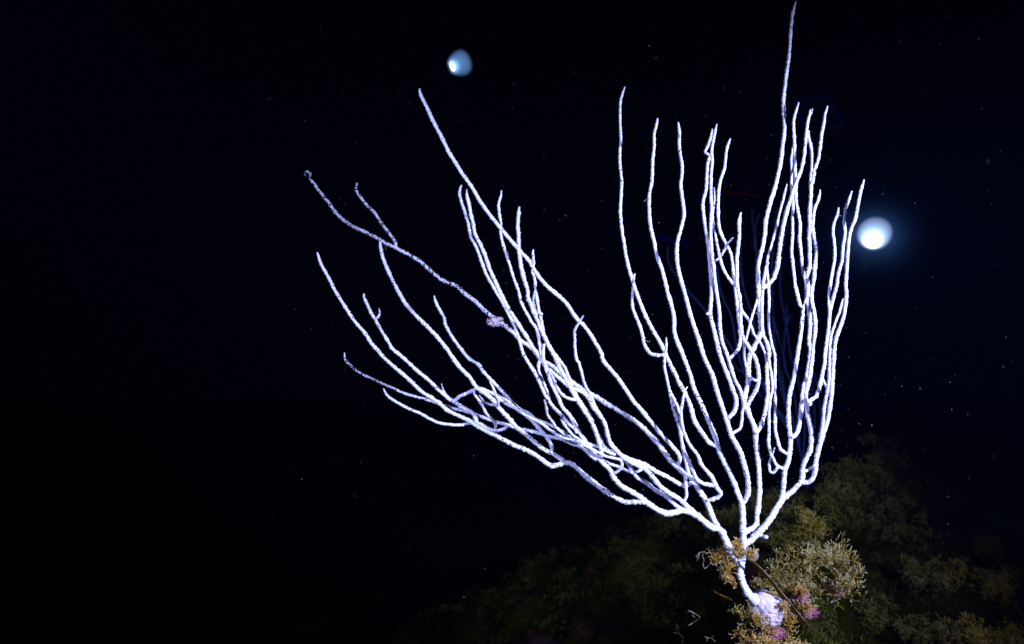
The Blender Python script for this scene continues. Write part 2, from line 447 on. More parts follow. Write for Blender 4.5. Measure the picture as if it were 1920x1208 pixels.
# turf over the whole reef
r = np.random.RandomState(99)
N = 24000
tx = r.uniform(-0.35, 1.75, N * 3); ty = 0.9 + 1.3 * r.uniform(0, 1, N * 3) ** 0.8
u_ = (tx / ty) * FPX + 960
ok = (u_ > 620) & (u_ < 2050)
tx, ty = tx[ok][:N], ty[ok][:N]
keep = np.array([noise.noise(Vector((x * 9, y * 9, 1.7))) > -0.12 + 0.0 * x for x, y in zip(tx, ty)])
tx, ty = tx[keep], ty[keep]
tx = np.r_[tx, r.normal(0.46, 0.075, 3500), r.uniform(0.75, 1.5, 5000)]; ty = np.r_[ty, r.normal(1.07, 0.065, 3500), r.uniform(1.25, 2.0, 5000)]
tb = np.array([(x, y, ground_z(x, y) - 0.002) for x, y in zip(tx, ty)])
td = r.normal(0, 0.45, tb.shape) + np.array((0, -0.2, 1.0))
tl = np.array([0.5 + 2.2 * max(0, noise.noise(Vector((a * 6, b * 6, 9.0)))) + 1.2 * max(0, noise.noise(Vector((a * 19, b * 19, 3.0)))) for a, b, c in tb])
V, F, T = filaments(tb, td, r.uniform(0.008, 0.030, len(tb)) * tl, r.uniform(0.00035, 0.0009, len(tb)), 5, 0.32, 5, 0.45)
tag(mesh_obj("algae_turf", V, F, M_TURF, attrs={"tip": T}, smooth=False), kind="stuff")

# ------------------------------------------------------------------ small single growths
def sprig(name, label, cat, lines, Y, w, mat, knobs=True):
    parts = []
    for k, ln in enumerate(lines):
        p = catmull([(x, y) for x, y in ln], 2.0)
        path = np.array([P(x, y, Y + 0.003 * math.sin(i * 0.7 + k)) for i, (x, y) in enumerate(p)])
        rad = np.full(len(path), w / 2 / FPX * Y) * (1 + 0.25 * np.array([noise.noise(Vector((i * 0.9, k, w))) for i in range(len(path))]))
        parts.append(tube(path, rad, 6, 0.18, k + 3))
    V, F = join(parts)
    return tag(mesh_obj(name, V, F, mat, origin=P(*lines[0][0], Y)), label, cat)
sprig("algae_sprig", "pale forked sprig on the dark reef left of the holdfast", "algae", [[(1302, 1166), (1312, 1158), (1303, 1151), (1294, 1146), (1289, 1148)], [(1302, 1166), (1296, 1170), (1291, 1173)], [(1303, 1158), (1298, 1154)], [(1302, 1151), (1290, 1144)]], 1.06, 1.8, M_HYDROID)
sprig("algae_sprig", "small star-shaped sprig at the bottom edge left of the holdfast", "algae", [[(1335, 1197), (1327, 1196), (1321, 1194)], [(1327, 1197), (1325, 1202)], [(1334, 1197), (1337, 1192)], [(1335, 1197), (1341, 1204)]], 1.04, 1.8, M_HYDROID)
sprig("algae_sprig", "upright knobbly sprig at the bottom edge, leftmost of the sprigs", "algae", [[(1279, 1206), (1280, 1196), (1272, 1186), (1270, 1176), (1268, 1168)], [(1276, 1190), (1262, 1186)], [(1271, 1180), (1275, 1176)]], 1.08, 2.2, M_BUSH)
sprig("algae_sprig", "beaded yellow sprig lying on the dark reef left of the stem", "algae", [[(1339, 1109), (1346, 1113), (1353, 1116), (1360, 1119), (1368, 1122), (1374, 1127)]] + [[(1341 + k * 4, 1109 + k * 2), (1343 + k * 4 + (k % 2), 1114 + k * 2)] for k in range(8)], 1.05, 1.9, M_GOLD)
sprig("algae_sprig", "white curling sprig at the left end of the golden spray", "algae", [[(1338, 1042), (1331, 1036), (1325, 1038), (1319, 1035), (1311, 1037), (1306, 1043), (1303, 1041)], [(1319, 1036), (1317, 1043), (1320, 1050), (1318, 1058), (1321, 1066), (1327, 1062)], [(1327, 1062), (1333, 1056), (1341, 1059), (1350, 1054), (1358, 1058), (1366, 1063), (1369, 1070)], [(1311, 1037), (1310, 1046), (1306, 1052)], [(1331, 1036), (1329, 1031), (1323, 1030)], [(1306, 1043), (1308, 1048)], [(1341, 1058), (1345, 1063)], [(1350, 1054), (1349, 1049)]], 1.0, 1.7, M_HYDROID)
sprig("hydroid", "short pale thread sticking out left of the second upright branch", "hydroid", [[(1215, 373), (1210, 375.5), (1207, 378)], [(1222, 370), (1215, 373)]], 0.99, 1.6, M_HYDROID)
sprig("hydroid", "tiny pale hook beside the looped branch left of centre", "hydroid", [[(1212, 638), (1215, 642), (1219, 639)]], 0.99, 1.3, M_HYDROID)
sprig("hydroid", "small pale claw near the tip of the short branch left of the bright lamp", "hydroid", [[(1571, 401), (1574, 404), (1577, 405)]], 1.0, 1.5, M_HYDROID)
sprig("hydroid", "drooping olive thread under the fork of the long pitted branch", "hydroid", [[(724, 457), (723, 463), (723, 470)], [(720, 456), (728, 459)]], 1.28, 1.8, M_GOLD)
sprig("hydroid", "dim greenish thread beside the long leftmost branch", "hydroid", [[(646, 568), (652, 566), (660, 563), (663, 562)]], 1.1, 1.2, M_FARALG)

# brown seaweed blade leaning over the holdfast
c1 = [(1400, 1048, 0.97), (1420, 1062, 0.97), (1441, 1085, 0.98), (1462, 1112, 0.99), (1482, 1138, 1.0), (1502, 1164, 1.01), (1514, 1182, 1.03)]
pth = catmull([P(x, y, Y) * 1000 for x, y, Y in c1], 4.0) / 1000.0
n = len(pth); Vb = []; Fb = []
for k, p in enumerate(pth):
    w = 0.0012 + 0.0042 * (k / n) ** 1.3
    tdir = pth[min(k + 1, n - 1)] - pth[max(k - 1, 0)]; tdir /= np.linalg.norm(tdir)
    sd = np.cross(tdir, (0, 1, 0)); sd /= np.linalg.norm(sd)
    nn = np.cross(sd, tdir)
    for q, hgt in ((-1.0, 0.0), (-0.4, 0.0012), (0.5, 0.0006), (1.0, 0.0)):
        Vb.append(p + sd * q * w + nn * hgt + sd * 0.0006 * math.sin(k * 0.8))
    for q in (1.0, 0.5, -0.4, -1.0):
        Vb.append(p + sd * q * w - nn * 0.0008 + sd * 0.0006 * math.sin(k * 0.8))
for k in range(n - 1):
    for q in range(8):
        Fb.append((k * 8 + q, k * 8 + (q + 1) % 8, k * 8 + 8 + (q + 1) % 8, k * 8 + 8 + q))
blade = empty("seaweed_blade", pth[-1], "brown strap-like seaweed blade with a pale edge leaning past the holdfast", "seaweed")
mesh_obj("blade", np.array(Vb), Fb, M_BLADE, blade, origin=pth[-1])
edge = []
for k, p in enumerate(pth):
    w = 0.0012 + 0.0042 * (k / n) ** 1.3
    tdir = pth[min(k + 1, n - 1)] - pth[max(k - 1, 0)]; tdir /= np.linalg.norm(tdir)
    sd = np.cross(tdir, (0, 1, 0)); sd /= np.linalg.norm(sd)
    if sd[2] < 0: sd = -sd
    edge.append(p + sd * (w + 0.0002))
Ve, Fe = tube(np.array(edge), np.full(n, 0.0006), 5, 0.5, 4)
mesh_obj("blade_edge", Ve, Fe, M_BLADE_EDGE, blade, origin=pth[-1])

# thin-skinned sea squirt disc beside the stem
def blob(name, label, cat, px, py, Y, rx, ry, rz, mat, seed, bump=0.2, sub=4, freq=3.0, parent=None, origin=None):
    import bmesh
    bm = bmesh.new(); bmesh.ops.create_icosphere(bm, subdivisions=sub, radius=1.0)
    c = P(px, py, Y); V = []
    for v in bm.verts:
        k = 1 + bump * fbm(v.co.x * freq + seed, v.co.y * freq, v.co.z * freq, 4)
        V.append((v.co.x * k * rx / FPX * Y, v.co.y * k * ry / FPX * Y, v.co.z * k * rz / FPX * Y))
    F = [tuple(v.index for v in f.verts) for f in bm.faces]
    bm.free()
    V = np.array(V) + c
    if parent is not None:
        return mesh_obj(name, V, F, mat, parent, origin=origin)
    return tag(mesh_obj(name, V, F, mat, origin=c), label, cat)
blob("sea_squirt", "small glassy lobe beside the stem above the brown blade", "sea squirt", 1414, 1042, 0.985, 8, 3, 10, M_SHELL, 3, 0.25)
blob("crust_lump", "bright pink encrusted lump just above the white holdfast", "coralline crust", 1456, 1124, 1.04, 19, 16, 11, M_CRUST, 11, 0.55)
blob("crust_lump", "pink and yellow encrusted lump under the left of the algae bush", "coralline crust", 1499, 1119, 1.075, 14, 14, 15, M_CRUST, 12, 0.6)
blob("crust_lump", "dark red encrusted lump below the algae bush", "coralline crust", 1512, 1147, 1.065, 19, 18, 11, M_CRUST, 13, 0.6)
blob("crust_lump", "dull pink encrusted lump below the white holdfast", "coralline crust", 1446, 1187, 1.0, 24, 16, 10, M_CRUST, 14, 0.6)
blob("crust_lump", "purplish lump under the right side of the algae bush", "coralline crust", 1562, 1106, 1.12, 14, 16, 13, M_CRUST, 15, 0.6)
blob("boulder", "low mauve boulder barely visible at the bottom edge, far left end of the reef", "boulder", 1005, 1238, 1.55, 74, 50, 34, M_MAUVE, 31, 0.35)

# ------------------------------------------------------------------ the white gorgonian
# each row: points from the root outwards, (x, y) in photo pixels; width root, width tip; drift = change of distance at the tip
BR = []
def br(pts, w0, w1, drift=None, tip=True, mat=None, rev=False, join_end=False, kind="branch", off=0.0):
    if rev: pts = pts[::-1]
    BR.append(dict(pts=pts, w0=w0, w1=w1, drift=drift, tip=tip, mat=mat, je=join_end, kind=kind, off=off))
# stem and the three limbs
br([(1440, 1152), (1428, 1139), (1418, 1128), (1403, 1114), (1393, 1095), (1388, 1078), (1390, 1060), (1392, 1040), (1394, 1017), (1393, 992), (1393, 967), (1391, 943)], 15, 10, 0.0, False, kind="stem")
br([(1391, 943), (1384, 926), (1378, 909), (1369, 888), (1359, 869), (1349, 847), (1343, 826), (1334, 802), (1324, 779), (1313, 754), (1301, 728), (1295, 705), (1287, 684), (1279, 662), (1269, 639), (1264, 619), (1264, 597), (1259, 573), (1252, 549), (1247, 527), (1241, 505), (1232, 480), (1226, 452), (1220, 426), (1217.5, 398), (1217.5, 365), (1221, 348), (1223, 329), (1224, 299), (1226.5, 274), (1226.5, 252), (1230.5, 236), (1233, 222)], 9, 5, -0.02)
br([(1391, 946), (1398, 936), (1403, 924), (1402.5, 906), (1399, 885), (1392.5, 863), (1389, 850), (1379, 831), (1371, 816), (1366, 799), (1361, 783), (1352.5, 759), (1344, 733), (1335, 702), (1320, 669), (1312, 642), (1302, 614), (1292, 581), (1284, 550), (1277, 526), (1270.5, 497), (1269, 476), (1270.5, 452), (1277, 428), (1282.5, 403), (1280, 378), (1276.5, 348), (1278, 332), (1279, 312), (1275, 287), (1273.5, 266), (1274, 249), (1271.5, 229)], 9, 5, 0.03)
br([(1393, 1002), (1402, 995), (1412, 990), (1418.5, 982), (1419.5, 967), (1422.5, 943), (1424, 918), (1423, 893), (1421, 866), (1418, 836), (1416.5, 809)], 9, 9, 0.01, False)
br([(1416.5, 809), (1414, 799), (1407, 783), (1400.5, 767), (1395, 757), (1397.5, 738), (1402.5, 720), (1403, 700), (1403, 685), (1406, 666), (1415.5, 648), (1425, 628), (1427, 613), (1425, 586), (1423, 553), (1421.5, 528), (1421, 505), (1424, 486), (1429.7, 462), (1434, 439), (1436, 414), (1443, 384), (1452, 355), (1459.5, 325), (1464.4, 300), (1467, 276), (1471, 242), (1470, 218), (1468.6, 193), (1472, 160), (1475, 135), (1479, 108), (1481, 80), (1483, 52), (1486, 25), (1492, 3)], 9, 5.5, 0.10)
br([(1415, 812), (1425, 803), (1430.5, 786), (1435.5, 769), (1438.8, 749), (1438.8, 724), (1438, 700), (1438, 686), (1442, 667), (1440, 649), (1431.5, 629), (1428.5, 613), (1428, 586), (1429, 553), (1431, 532), (1434, 514), (1437, 500), (1441.5, 492)], 8, 5, -0.05)
br([(1429.7, 541), (1441, 533), (1451, 521.7), (1452.8, 515), (1458, 499), (1461, 472), (1464.4, 447), (1469.4, 419), (1476, 393), (1482.6, 373), (1489, 353), (1496, 334), (1502.5, 317), (1507.5, 292), (1510.8, 259), (1514, 231), (1518, 215), (1519, 206)], 8, 5, -0.03)
br([(1520, 213), (1523, 205)], 3.5, 3, 0.0)
br([(1400, 766), (1406, 752), (1415.5, 736), (1421.5, 720), (1422.5, 700), (1418, 677), (1410, 661), (1401.5, 646), (1395, 636), (1390.5, 622), (1388.5, 603), (1389, 578), (1386.5, 556), (1382, 536), (1381.7, 505), (1381.7, 484), (1384, 464), (1386, 439), (1386, 414), (1389, 399)], 6.5, 6, -0.04)
br([(1374, 812.5), (1387, 804), (1390.5, 792), (1391.5, 775), (1395, 760)], 5, 5, 0.0, False, join_end=True)
br([(1366, 784), (1376, 773), (1380, 761), (1380, 748), (1374, 730), (1366, 708), (1362, 697), (1352, 672), (1345, 646), (1338.5, 619), (1332, 591), (1332.5, 570), (1334.5, 550), (1333.5, 530), (1331, 497), (1329, 475), (1327, 452), (1322, 423), (1318.7, 398), (1318, 380), (1323, 360), (1325, 343), (1325, 332), (1327, 307), (1330, 293), (1322.5, 285), (1328, 272), (1333, 256), (1335.5, 242)], 7.5, 5, 0.08)
br([(1330.5, 588), (1326, 588)], 6, 5, 0.0)
br([(1395, 757), (1389, 735), (1382, 720), (1377, 710), (1368, 682), (1362, 662), (1353.5, 639), (1350, 612), (1349, 586), (1345, 556), (1341, 530), (1338.5, 502), (1335.5, 480), (1333.5, 456), (1332.5, 430), (1334, 390), (1333, 365), (1333, 335), (1335, 304), (1334.5, 282), (1338.6, 257), (1344, 233)], 6.5, 5, 0.0)
br([(1339.5, 490), (1348.5, 484), (1357, 471), (1365, 456), (1374, 446)], 4.5, 4, -0.03)
br([(1378, 536), (1372, 529), (1362, 515), (1353.5, 497), (1348.5, 477), (1343.5, 452), (1338.6, 426), (1336, 404), (1339, 378), (1339, 352)], 5, 3.5, 0.10)
br([(1368, 671), (1377, 664), (1385, 652), (1388, 636), (1386.6, 611), (1383, 578), (1380, 553), (1378, 535), (1375, 514), (1373, 492), (1370, 476), (1362, 459), (1353.5, 442), (1347.7, 423), (1346.6, 398), (1347, 365), (1349, 348), (1352.7, 332), (1359, 312), (1361, 291), (1364, 274), (1369.5, 260)], 6, 5, 0.02)
br([(1406, 708), (1413, 712), (1421, 714.5)], 4.5, 4.5, 0.0, False, join_end=True)
br([(1389, 580), (1397, 591), (1405, 603), (1413, 626), (1424.7, 642), (1434, 662), (1438, 679)], 5, 4.5, 0.05, False, join_end=True)
br([(1423, 552), (1415, 578), (1406.5, 606), (1401.5, 627), (1398, 640)], 4, 4, 0.02, False, join_end=True)
br([(1395, 641), (1395.7, 669), (1400, 694), (1402, 712)], 4, 4, 0.02, False, join_end=True)
# right limb
br([(1394, 1022), (1406, 1015), (1418, 1003), (1432, 989), (1445.6, 971), (1455.6, 954), (1465.6, 938), (1467, 929)], 11, 10, 0.03, False)
br([(1424, 1003), (1431, 1007), (1437, 1006.5)], 8, 6, -0.01)
br([(1467, 932), (1469, 910), (1470.5, 890), (1474, 875), (1479, 860), (1481.5, 839), (1482, 819), (1479, 793), (1478.5, 763), (1481, 738), (1487, 715), (1492.6, 685), (1497.5, 652), (1502.5, 619), (1505, 586), (1505.5, 576), (1500.5, 573), (1496, 556), (1491, 533), (1486, 491), (1484, 472), (1485, 456), (1486, 439), (1486, 411), (1486.8, 381), (1484, 350), (1484, 325), (1483.5, 300), (1486, 280), (1488, 266)], 8.5, 4, 0.05)
br([(1483.5, 821), (1493, 814), (1498.4, 799), (1501.7, 774), (1504, 749), (1506.7, 724), (1511, 712), (1515.8, 685), (1519, 661), (1517, 639), (1519, 612), (1517, 586), (1512.5, 561), (1511, 530), (1508, 518), (1504, 497), (1501.7, 472), (1499, 447), (1500, 419), (1496, 398), (1492.6, 373), (1491, 325), (1490, 300), (1490, 276), (1488.4, 246), (1488.4, 226), (1492.6, 208), (1497.8, 192)], 7, 5, 0.02)
br([(1514, 556), (1515, 539), (1514, 519), (1518, 497), (1518, 472), (1517, 447), (1518, 423), (1518, 398), (1520, 373), (1521, 348), (1524, 341), (1527, 320), (1534, 300), (1537, 279), (1540.6, 252), (1544.7, 231), (1547, 214), (1552, 199)], 7, 5, -0.04)
br([(1519, 352), (1520.7, 325), (1522.3, 300), (1520.7, 276), (1516.5, 260), (1515, 245)], 4.5, 4.5, 0.04, False)
br([(1469, 934), (1482, 924), (1495, 911), (1503.5, 899), (1505, 883), (1506.5, 872), (1511.6, 860), (1519, 844), (1521.6, 824), (1520, 802), (1515, 779), (1511.6, 758), (1510.8, 741), (1515, 720), (1519, 702), (1521, 685), (1524, 661), (1527, 636), (1529, 611), (1526.5, 586), (1522.4, 566), (1521.6, 550), (1525, 530), (1526.5, 519), (1529, 489), (1530.7, 469), (1525.7, 442), (1524, 423), (1527, 394), (1534.8, 373), (1537.3, 356)], 9, 5, 0.04)
br([(1506, 574), (1511, 561), (1513, 552)], 4, 4, 0.02, False, join_end=True)
br([(1503, 904), (1515, 904.5), (1523.5, 898), (1528.5, 883), (1531, 859), (1536, 839), (1542, 819), (1550.5, 793), (1555.5, 766), (1558.8, 741), (1560.5, 713), (1562, 685), (1563.8, 660), (1567, 636), (1575, 614), (1582, 593), (1585, 574), (1587, 553), (1586, 531), (1588.6, 489), (1591, 456), (1595, 432), (1603.5, 411), (1608.5, 386), (1613.4, 361), (1620, 337)], 8, 5, -0.02)
br([(1510.5, 884), (1519, 879), (1528, 873)], 5, 5, 0.0, False, join_end=True)
br([(1537, 830), (1540, 812), (1543, 793), (1544.5, 771), (1548, 749), (1551, 733), (1554, 715), (1555, 685), (1555.5, 660), (1556.5, 640), (1560, 624), (1567, 603), (1573.7, 586), (1578, 570), (1580.5, 560)], 6, 4, -0.06)
br([(1513, 757), (1519, 751), (1530.7, 743), (1536, 728), (1541, 706), (1546, 682), (1547, 665), (1549, 649), (1553, 622), (1554.5, 603), (1556, 583), (1554, 561), (1556, 538), (1561, 509), (1565, 484), (1564.6, 459), (1562, 436), (1564, 418), (1570, 403), (1572.5, 389)], 6.5, 4.5, 0.03)
br([(1556, 583), (1560, 570), (1564, 553), (1568.7, 535), (1572, 512), (1578.7, 489), (1580, 466), (1584.5, 439), (1583, 418), (1585, 394), (1592.7, 373), (1597, 358)], 6, 4.5, -0.02)
br([(1541, 706), (1546, 719), (1551, 728), (1556, 738)], 4.5, 4.5, 0.0, False, join_end=True)
br([(1514, 758), (1519, 759), (1521, 755)], 5, 5, -0.01)
br([(1477, 852), (1464, 843), (1458.7, 828), (1453.7, 807), (1453.5, 774), (1453, 733), (1453, 700), (1452.8, 669), (1448, 649), (1443, 622), (1441, 598), (1442, 570), (1441, 536), (1438, 500), (1440, 482), (1446, 461), (1454.5, 432), (1461, 403), (1469.4, 370), (1475.5, 345)], 5.5, 4, 0.09)
br([(1469, 879), (1457, 873), (1451, 863), (1445.5, 851), (1441, 832), (1442, 807), (1442, 774), (1444, 750), (1448.5, 730), (1447, 706), (1443.5, 685), (1441, 668)], 5.5, 4.5, 0.04, False, join_end=True)
br([(1458, 877), (1450, 886), (1444, 884), (1442.5, 870), (1447, 854), (1452.5, 840)], 5, 4, -0.02)
# left limb
br([(1391, 1058), (1383, 1052), (1370, 1032), (1360, 1012), (1351, 993)], 13, 12, 0.0, False)
br([(1352, 995), (1343, 984), (1333, 962), (1325, 941), (1313, 923), (1304, 908), (1296, 897), (1283, 888), (1270, 876), (1259, 866), (1246, 849), (1234, 832), (1216, 813), (1196, 794), (1173, 779), (1151, 765), (1133, 755), (1125, 749), (1108, 739), (1088, 728), (1072, 716), (1052, 701), (1035, 686), (1024, 680), (1015, 675), (1005, 662), (992, 649), (977, 639), (959, 621), (939, 606), (923, 594), (909, 583), (890, 564.6), (871.5, 551), (855, 536), (845, 532.5), (825, 523), (803, 504), (788, 491), (767, 478), (742, 465), (719, 454), (706, 446), (686, 436), (666, 427), (646, 414), (631, 401), (618, 383), (606, 368), (593, 351), (581.5, 335), (582, 328)], 10, 5, 0.24, mat="R")
br([(582, 329), (579, 323), (573, 323), (571, 327), (575, 330)], 5, 4, 0.0, mat="P")
br([(742, 466), (742.5, 460), (739, 450), (732, 441), (717, 421), (702, 399), (686, 383), (672.6, 365), (668, 356), (669, 343)], 5, 4.5, 0.02, mat="P")
br([(1351, 993), (1333, 988), (1320, 978), (1308, 968), (1295, 961), (1278, 958), (1255, 963), (1239, 959.5), (1222, 949.5), (1208, 939), (1198, 931), (1179, 920), (1163, 910), (1151, 896.5), (1143, 881), (1126, 864), (1115, 852), (1101, 832), (1088, 814), (1078, 796), (1068, 779), (1055, 764), (1047, 746), (1039, 730), (1032, 716), (1027, 701), (1023, 690), (1018.5, 668), (1020, 645)], 12, 5, -0.06, False)
br([(1209, 941), (1196, 941), (1176, 942), (1163, 938), (1146, 928), (1130, 918), (1113, 905), (1097, 892), (1084, 880), (1075, 872), (1062, 868), (1045, 872), (1035, 874), (1025, 869), (1012, 859), (996, 849), (982, 842), (966, 836), (949, 827), (933, 819), (913, 809), (892, 797), (878, 788), (858, 779), (838, 769), (825, 757), (809, 746), (789, 733), (769, 714), (746, 694), (722, 673), (706, 655), (694, 641), (686, 627), (666, 604), (652.7, 584), (641, 566), (626, 541), (618, 524), (606, 503), (600, 490), (595, 473)], 9.5, 5, -0.02)
br([(1062, 868), (1052, 861), (1035, 850), (1019, 842), (1002, 829), (985, 814), (969, 802), (956, 787), (942, 772), (932, 761), (923, 749), (911, 739), (897, 730), (888, 719), (879, 706), (866, 693), (855, 680), (838, 655), (825, 638), (808, 619), (792, 604), (775, 586), (762, 572), (750, 552), (739, 531), (727, 506), (719, 486), (714, 466), (713, 452)], 8.5, 6, 0.06)
br([(893, 797), (892, 783), (885, 774), (868, 764), (852, 754), (837, 744), (820, 729), (805, 714), (789, 701), (772, 686), (756, 671), (737, 655), (728, 641), (712, 615), (704, 600), (696, 587), (689, 572), (683, 559), (682.5, 551)], 7.5, 5, -0.05)
br([(704, 599), (709, 594), (712, 587), (710.7, 578)], 4.5, 3.5, 0.01)
br([(845, 749), (840, 744), (835, 738), (830, 729), (828, 720)], 4.5, 3, -0.02)
br([(850, 752.5), (856, 749), (862, 743), (872, 739), (888, 732), (896, 728), (911, 732.5), (929, 741), (942, 752), (956, 761), (969, 767), (984, 778), (999, 786), (1015, 794), (1032, 807), (1055, 820), (1072, 824), (1080, 824), (1095, 830), (1113, 835), (1130, 842), (1138, 847), (1154, 853)], 6, 5, -0.02, False, join_end=True)
br([(898, 729), (912, 733), (926, 738), (941, 746), (956, 755), (972, 768), (989, 773), (1005, 786), (1022, 792.5), (1042, 802), (1060, 812), (1075, 826), (1092, 830)], 5, 5, 0.05, False, join_end=True)
br([(1118, 860), (1110, 855), (1101, 846), (1090, 838), (1072, 832), (1055, 824), (1032, 819), (1009, 812), (989, 807), (972, 804), (952, 797), (929, 791), (906, 782.6), (898, 780), (875, 772), (852, 766.7), (828, 759), (805, 751), (779, 744), (759, 738), (736, 728), (716, 719), (696, 709.5), (676, 700), (660, 688), (648, 675), (645.5, 661)], 7, 4, 0.05, mat="D")
br([(953, 798), (944, 804.5), (932, 808), (922, 806), (911, 801), (900, 794.5), (882, 794), (862, 797), (838, 795.5), (820, 792), (805, 785), (789, 776), (772, 769), (752, 759), (732, 747), (724, 739), (719, 729)], 6, 4.5, -0.05)
br([(928, 811), (929, 797), (923, 787), (911, 774), (903, 758), (891, 741), (888, 730)], 5, 5, 0.0, False, join_end=True)
br([(929, 759), (922, 759), (914, 757), (906, 751), (899, 742)], 5, 3.5, -0.02)
br([(934, 762), (934, 751), (930, 741), (924, 726), (918, 715)], 5, 4, -0.02)
br([(1034, 850), (1034.5, 839), (1030, 827), (1020, 814), (1005, 797), (989, 781), (972, 766), (956, 749), (939, 731), (923, 715), (906, 697), (897, 684), (879, 672), (861, 650), (848, 632), (841, 620), (835, 608), (833, 596), (825, 582), (816.6, 566), (814.5, 555)], 7, 5, -0.03)
br([(1153, 887), (1161, 882), (1166, 873), (1163, 862.5), (1149, 859), (1136, 856), (1123, 849), (1105, 840), (1090, 832), (1078, 824)], 5.5, 4.5, 0.03, False, join_end=True)
br([(1120, 859), (1133, 865), (1146, 871), (1161, 876), (1174, 882), (1186, 886)], 5, 5, 0.0, False, join_end=True)
# strands that rise in the left bundle
br([(1302, 962), (1284, 945), (1272, 935), (1255, 925), (1239, 913), (1226, 898), (1214, 884), (1202, 876), (1188, 869), (1176, 862), (1166, 855), (1154, 843), (1143, 829), (1138, 813), (1133, 793), (1123, 778), (1113, 765), (1105, 750), (1098, 740), (1088, 733), (1072, 727), (1055, 715), (1038, 701), (1025, 689), (1009, 665), (999, 652), (989, 634), (977, 616), (966, 599), (952.6, 578), (939, 551), (929, 528), (919, 507), (916, 499), (909.5, 479), (901, 459), (891, 439), (887, 419), (883, 403), (879.7, 384), (875.6, 368), (875.6, 355)], 8.5, 6, -0.02)
br([(1293, 960), (1275, 953), (1262, 943), (1249, 931), (1229, 919), (1212, 906), (1196, 896), (1188, 888), (1179, 872), (1169, 857)], 8, 7, 0.02, False, join_end=True)
br([(1188, 886), (1196, 884), (1203, 881)], 5, 5, 0.0, False, join_end=True)
br([(1302, 906), (1294, 907), (1283, 911), (1269, 905), (1252, 895), (1229, 884), (1209, 872), (1186, 864), (1168, 857)], 7.5, 9, 0.0, False, join_end=True)
br([(1082, 812), (1078, 804), (1068, 796), (1053, 779), (1040, 766), (1030, 753), (1020, 736), (1012, 718), (1002, 698), (990.7, 680), (980.7, 662), (974, 639), (969, 622), (961, 604), (952, 586), (939, 562), (926, 540), (913, 517), (908, 505), (899, 480), (893, 464), (883, 444), (878, 419), (871, 396), (865, 378), (861.5, 361), (865, 347)], 6, 5, 0.10)
br([(1032, 756), (1024, 731), (1017, 713), (1010.5, 697), (1009.5, 685), (1012, 675), (1012, 657), (1010.5, 636), (1005.6, 617), (995.6, 602), (985.7, 584), (977, 566), (972, 545), (962, 518), (957, 501), (951, 482), (944, 461), (939, 439), (939, 419), (936, 399), (935, 383), (939, 368), (940, 358)], 5.5, 4.5, 0.02)
br([(1118, 859), (1126, 857), (1128, 848), (1124, 833), (1119, 816), (1111, 796), (1101, 779), (1088, 759), (1075, 738), (1065, 719), (1055, 700), (1046, 682), (1038, 665), (1029, 649), (1021, 632), (1014, 618), (1009, 604), (1002, 588), (995.6, 571), (990, 558), (989, 543), (982, 521), (977, 501), (975, 485), (972.5, 465), (972.5, 444), (971, 422), (972.5, 403), (973.5, 388)], 7.5, 6, -0.08)
br([(1152, 846), (1141, 843.5), (1131, 834), (1123, 818), (1115, 800), (1105, 779), (1095, 764), (1082, 743), (1072, 722), (1063, 700), (1058, 688), (1048, 674), (1037, 660), (1028, 645), (1020.5, 629), (1017, 612), (1014, 596), (1009.7, 579), (1007, 561), (1004, 543), (1003, 526), (999, 509), (1000.6, 495), (999, 479), (1000, 468)], 6.5, 5, 0.03)
br([(1003, 546), (1001, 555), (999.5, 564), (1001, 576), (1006, 590)], 4.5, 4.5, 0.0, False, join_end=True)
br([(1014, 600), (1015.5, 588)], 4.5, 4, -0.01)
br([(1080, 750), (1068, 748), (1055, 741), (1045, 728), (1038.7, 713), (1030, 697), (1025, 689)], 5.5, 5, 0.03, False, join_end=True)
br([(1118, 862), (1111, 857), (1095, 842), (1085, 832), (1072, 825), (1055, 812), (1042, 801), (1037, 792), (1027, 779), (1024, 763), (1020.5, 750)], 6, 4, -0.05)
br([(1090, 828), (1080, 820), (1072, 814), (1060, 799), (1052, 786)], 4.5, 4.5, 0.03, False, join_end=True)
br([(1138, 816), (1136, 800), (1131, 787), (1121, 772), (1111, 751), (1104, 735), (1095, 718), (1090, 697), (1085, 680), (1081, 674), (1078, 652), (1077.6, 632), (1078, 619), (1087, 603), (1094, 592)], 6, 4, -0.06)
# long outermost branch of the left limb
br([(1270, 876), (1273, 869), (1275, 862), (1272, 852), (1262, 839), (1255, 831), (1239, 814), (1226, 798), (1212, 781), (1199, 765), (1188, 753), (1180, 741), (1169, 724), (1156, 706), (1141, 689), (1131, 676), (1127, 662), (1118, 646), (1105, 624), (1093, 609), (1086, 603), (1075, 589), (1062, 569), (1045, 553), (1025, 536), (1012, 521), (1000, 503), (994, 492), (981, 477), (971, 466), (956, 449), (939, 428), (923, 409), (909.5, 391), (898, 374), (888, 356), (875, 337), (864.8, 323), (855, 307), (841, 284), (828, 257), (813, 229), (801.7, 204), (792, 185), (787.5, 173), (787, 166)], 7.5, 6, -0.10)
br([(1282, 941), (1287, 930), (1286, 913), (1285, 896), (1280, 884), (1272, 877)], 5.5, 5.5, 0.0, False, join_end=True)
br([(1326, 939), (1337, 936), (1348, 931), (1351.5, 924), (1343, 913), (1335, 895), (1328, 887), (1315, 871), (1308, 854), (1293, 834), (1283.6, 813), (1278.7, 794), (1277, 773), (1280, 753), (1283, 737), (1288.6, 725)], 8, 4, -0.03)
br([(1338, 910.5), (1328, 909), (1318, 907), (1307, 899), (1300, 885), (1292, 866), (1283, 848), (1278.7, 832), (1277, 819), (1273.7, 801), (1267, 781), (1260.5, 756), (1256, 735), (1250, 709), (1246, 689), (1246.5, 669), (1249, 652), (1249, 633)], 7, 4.5, -0.06)
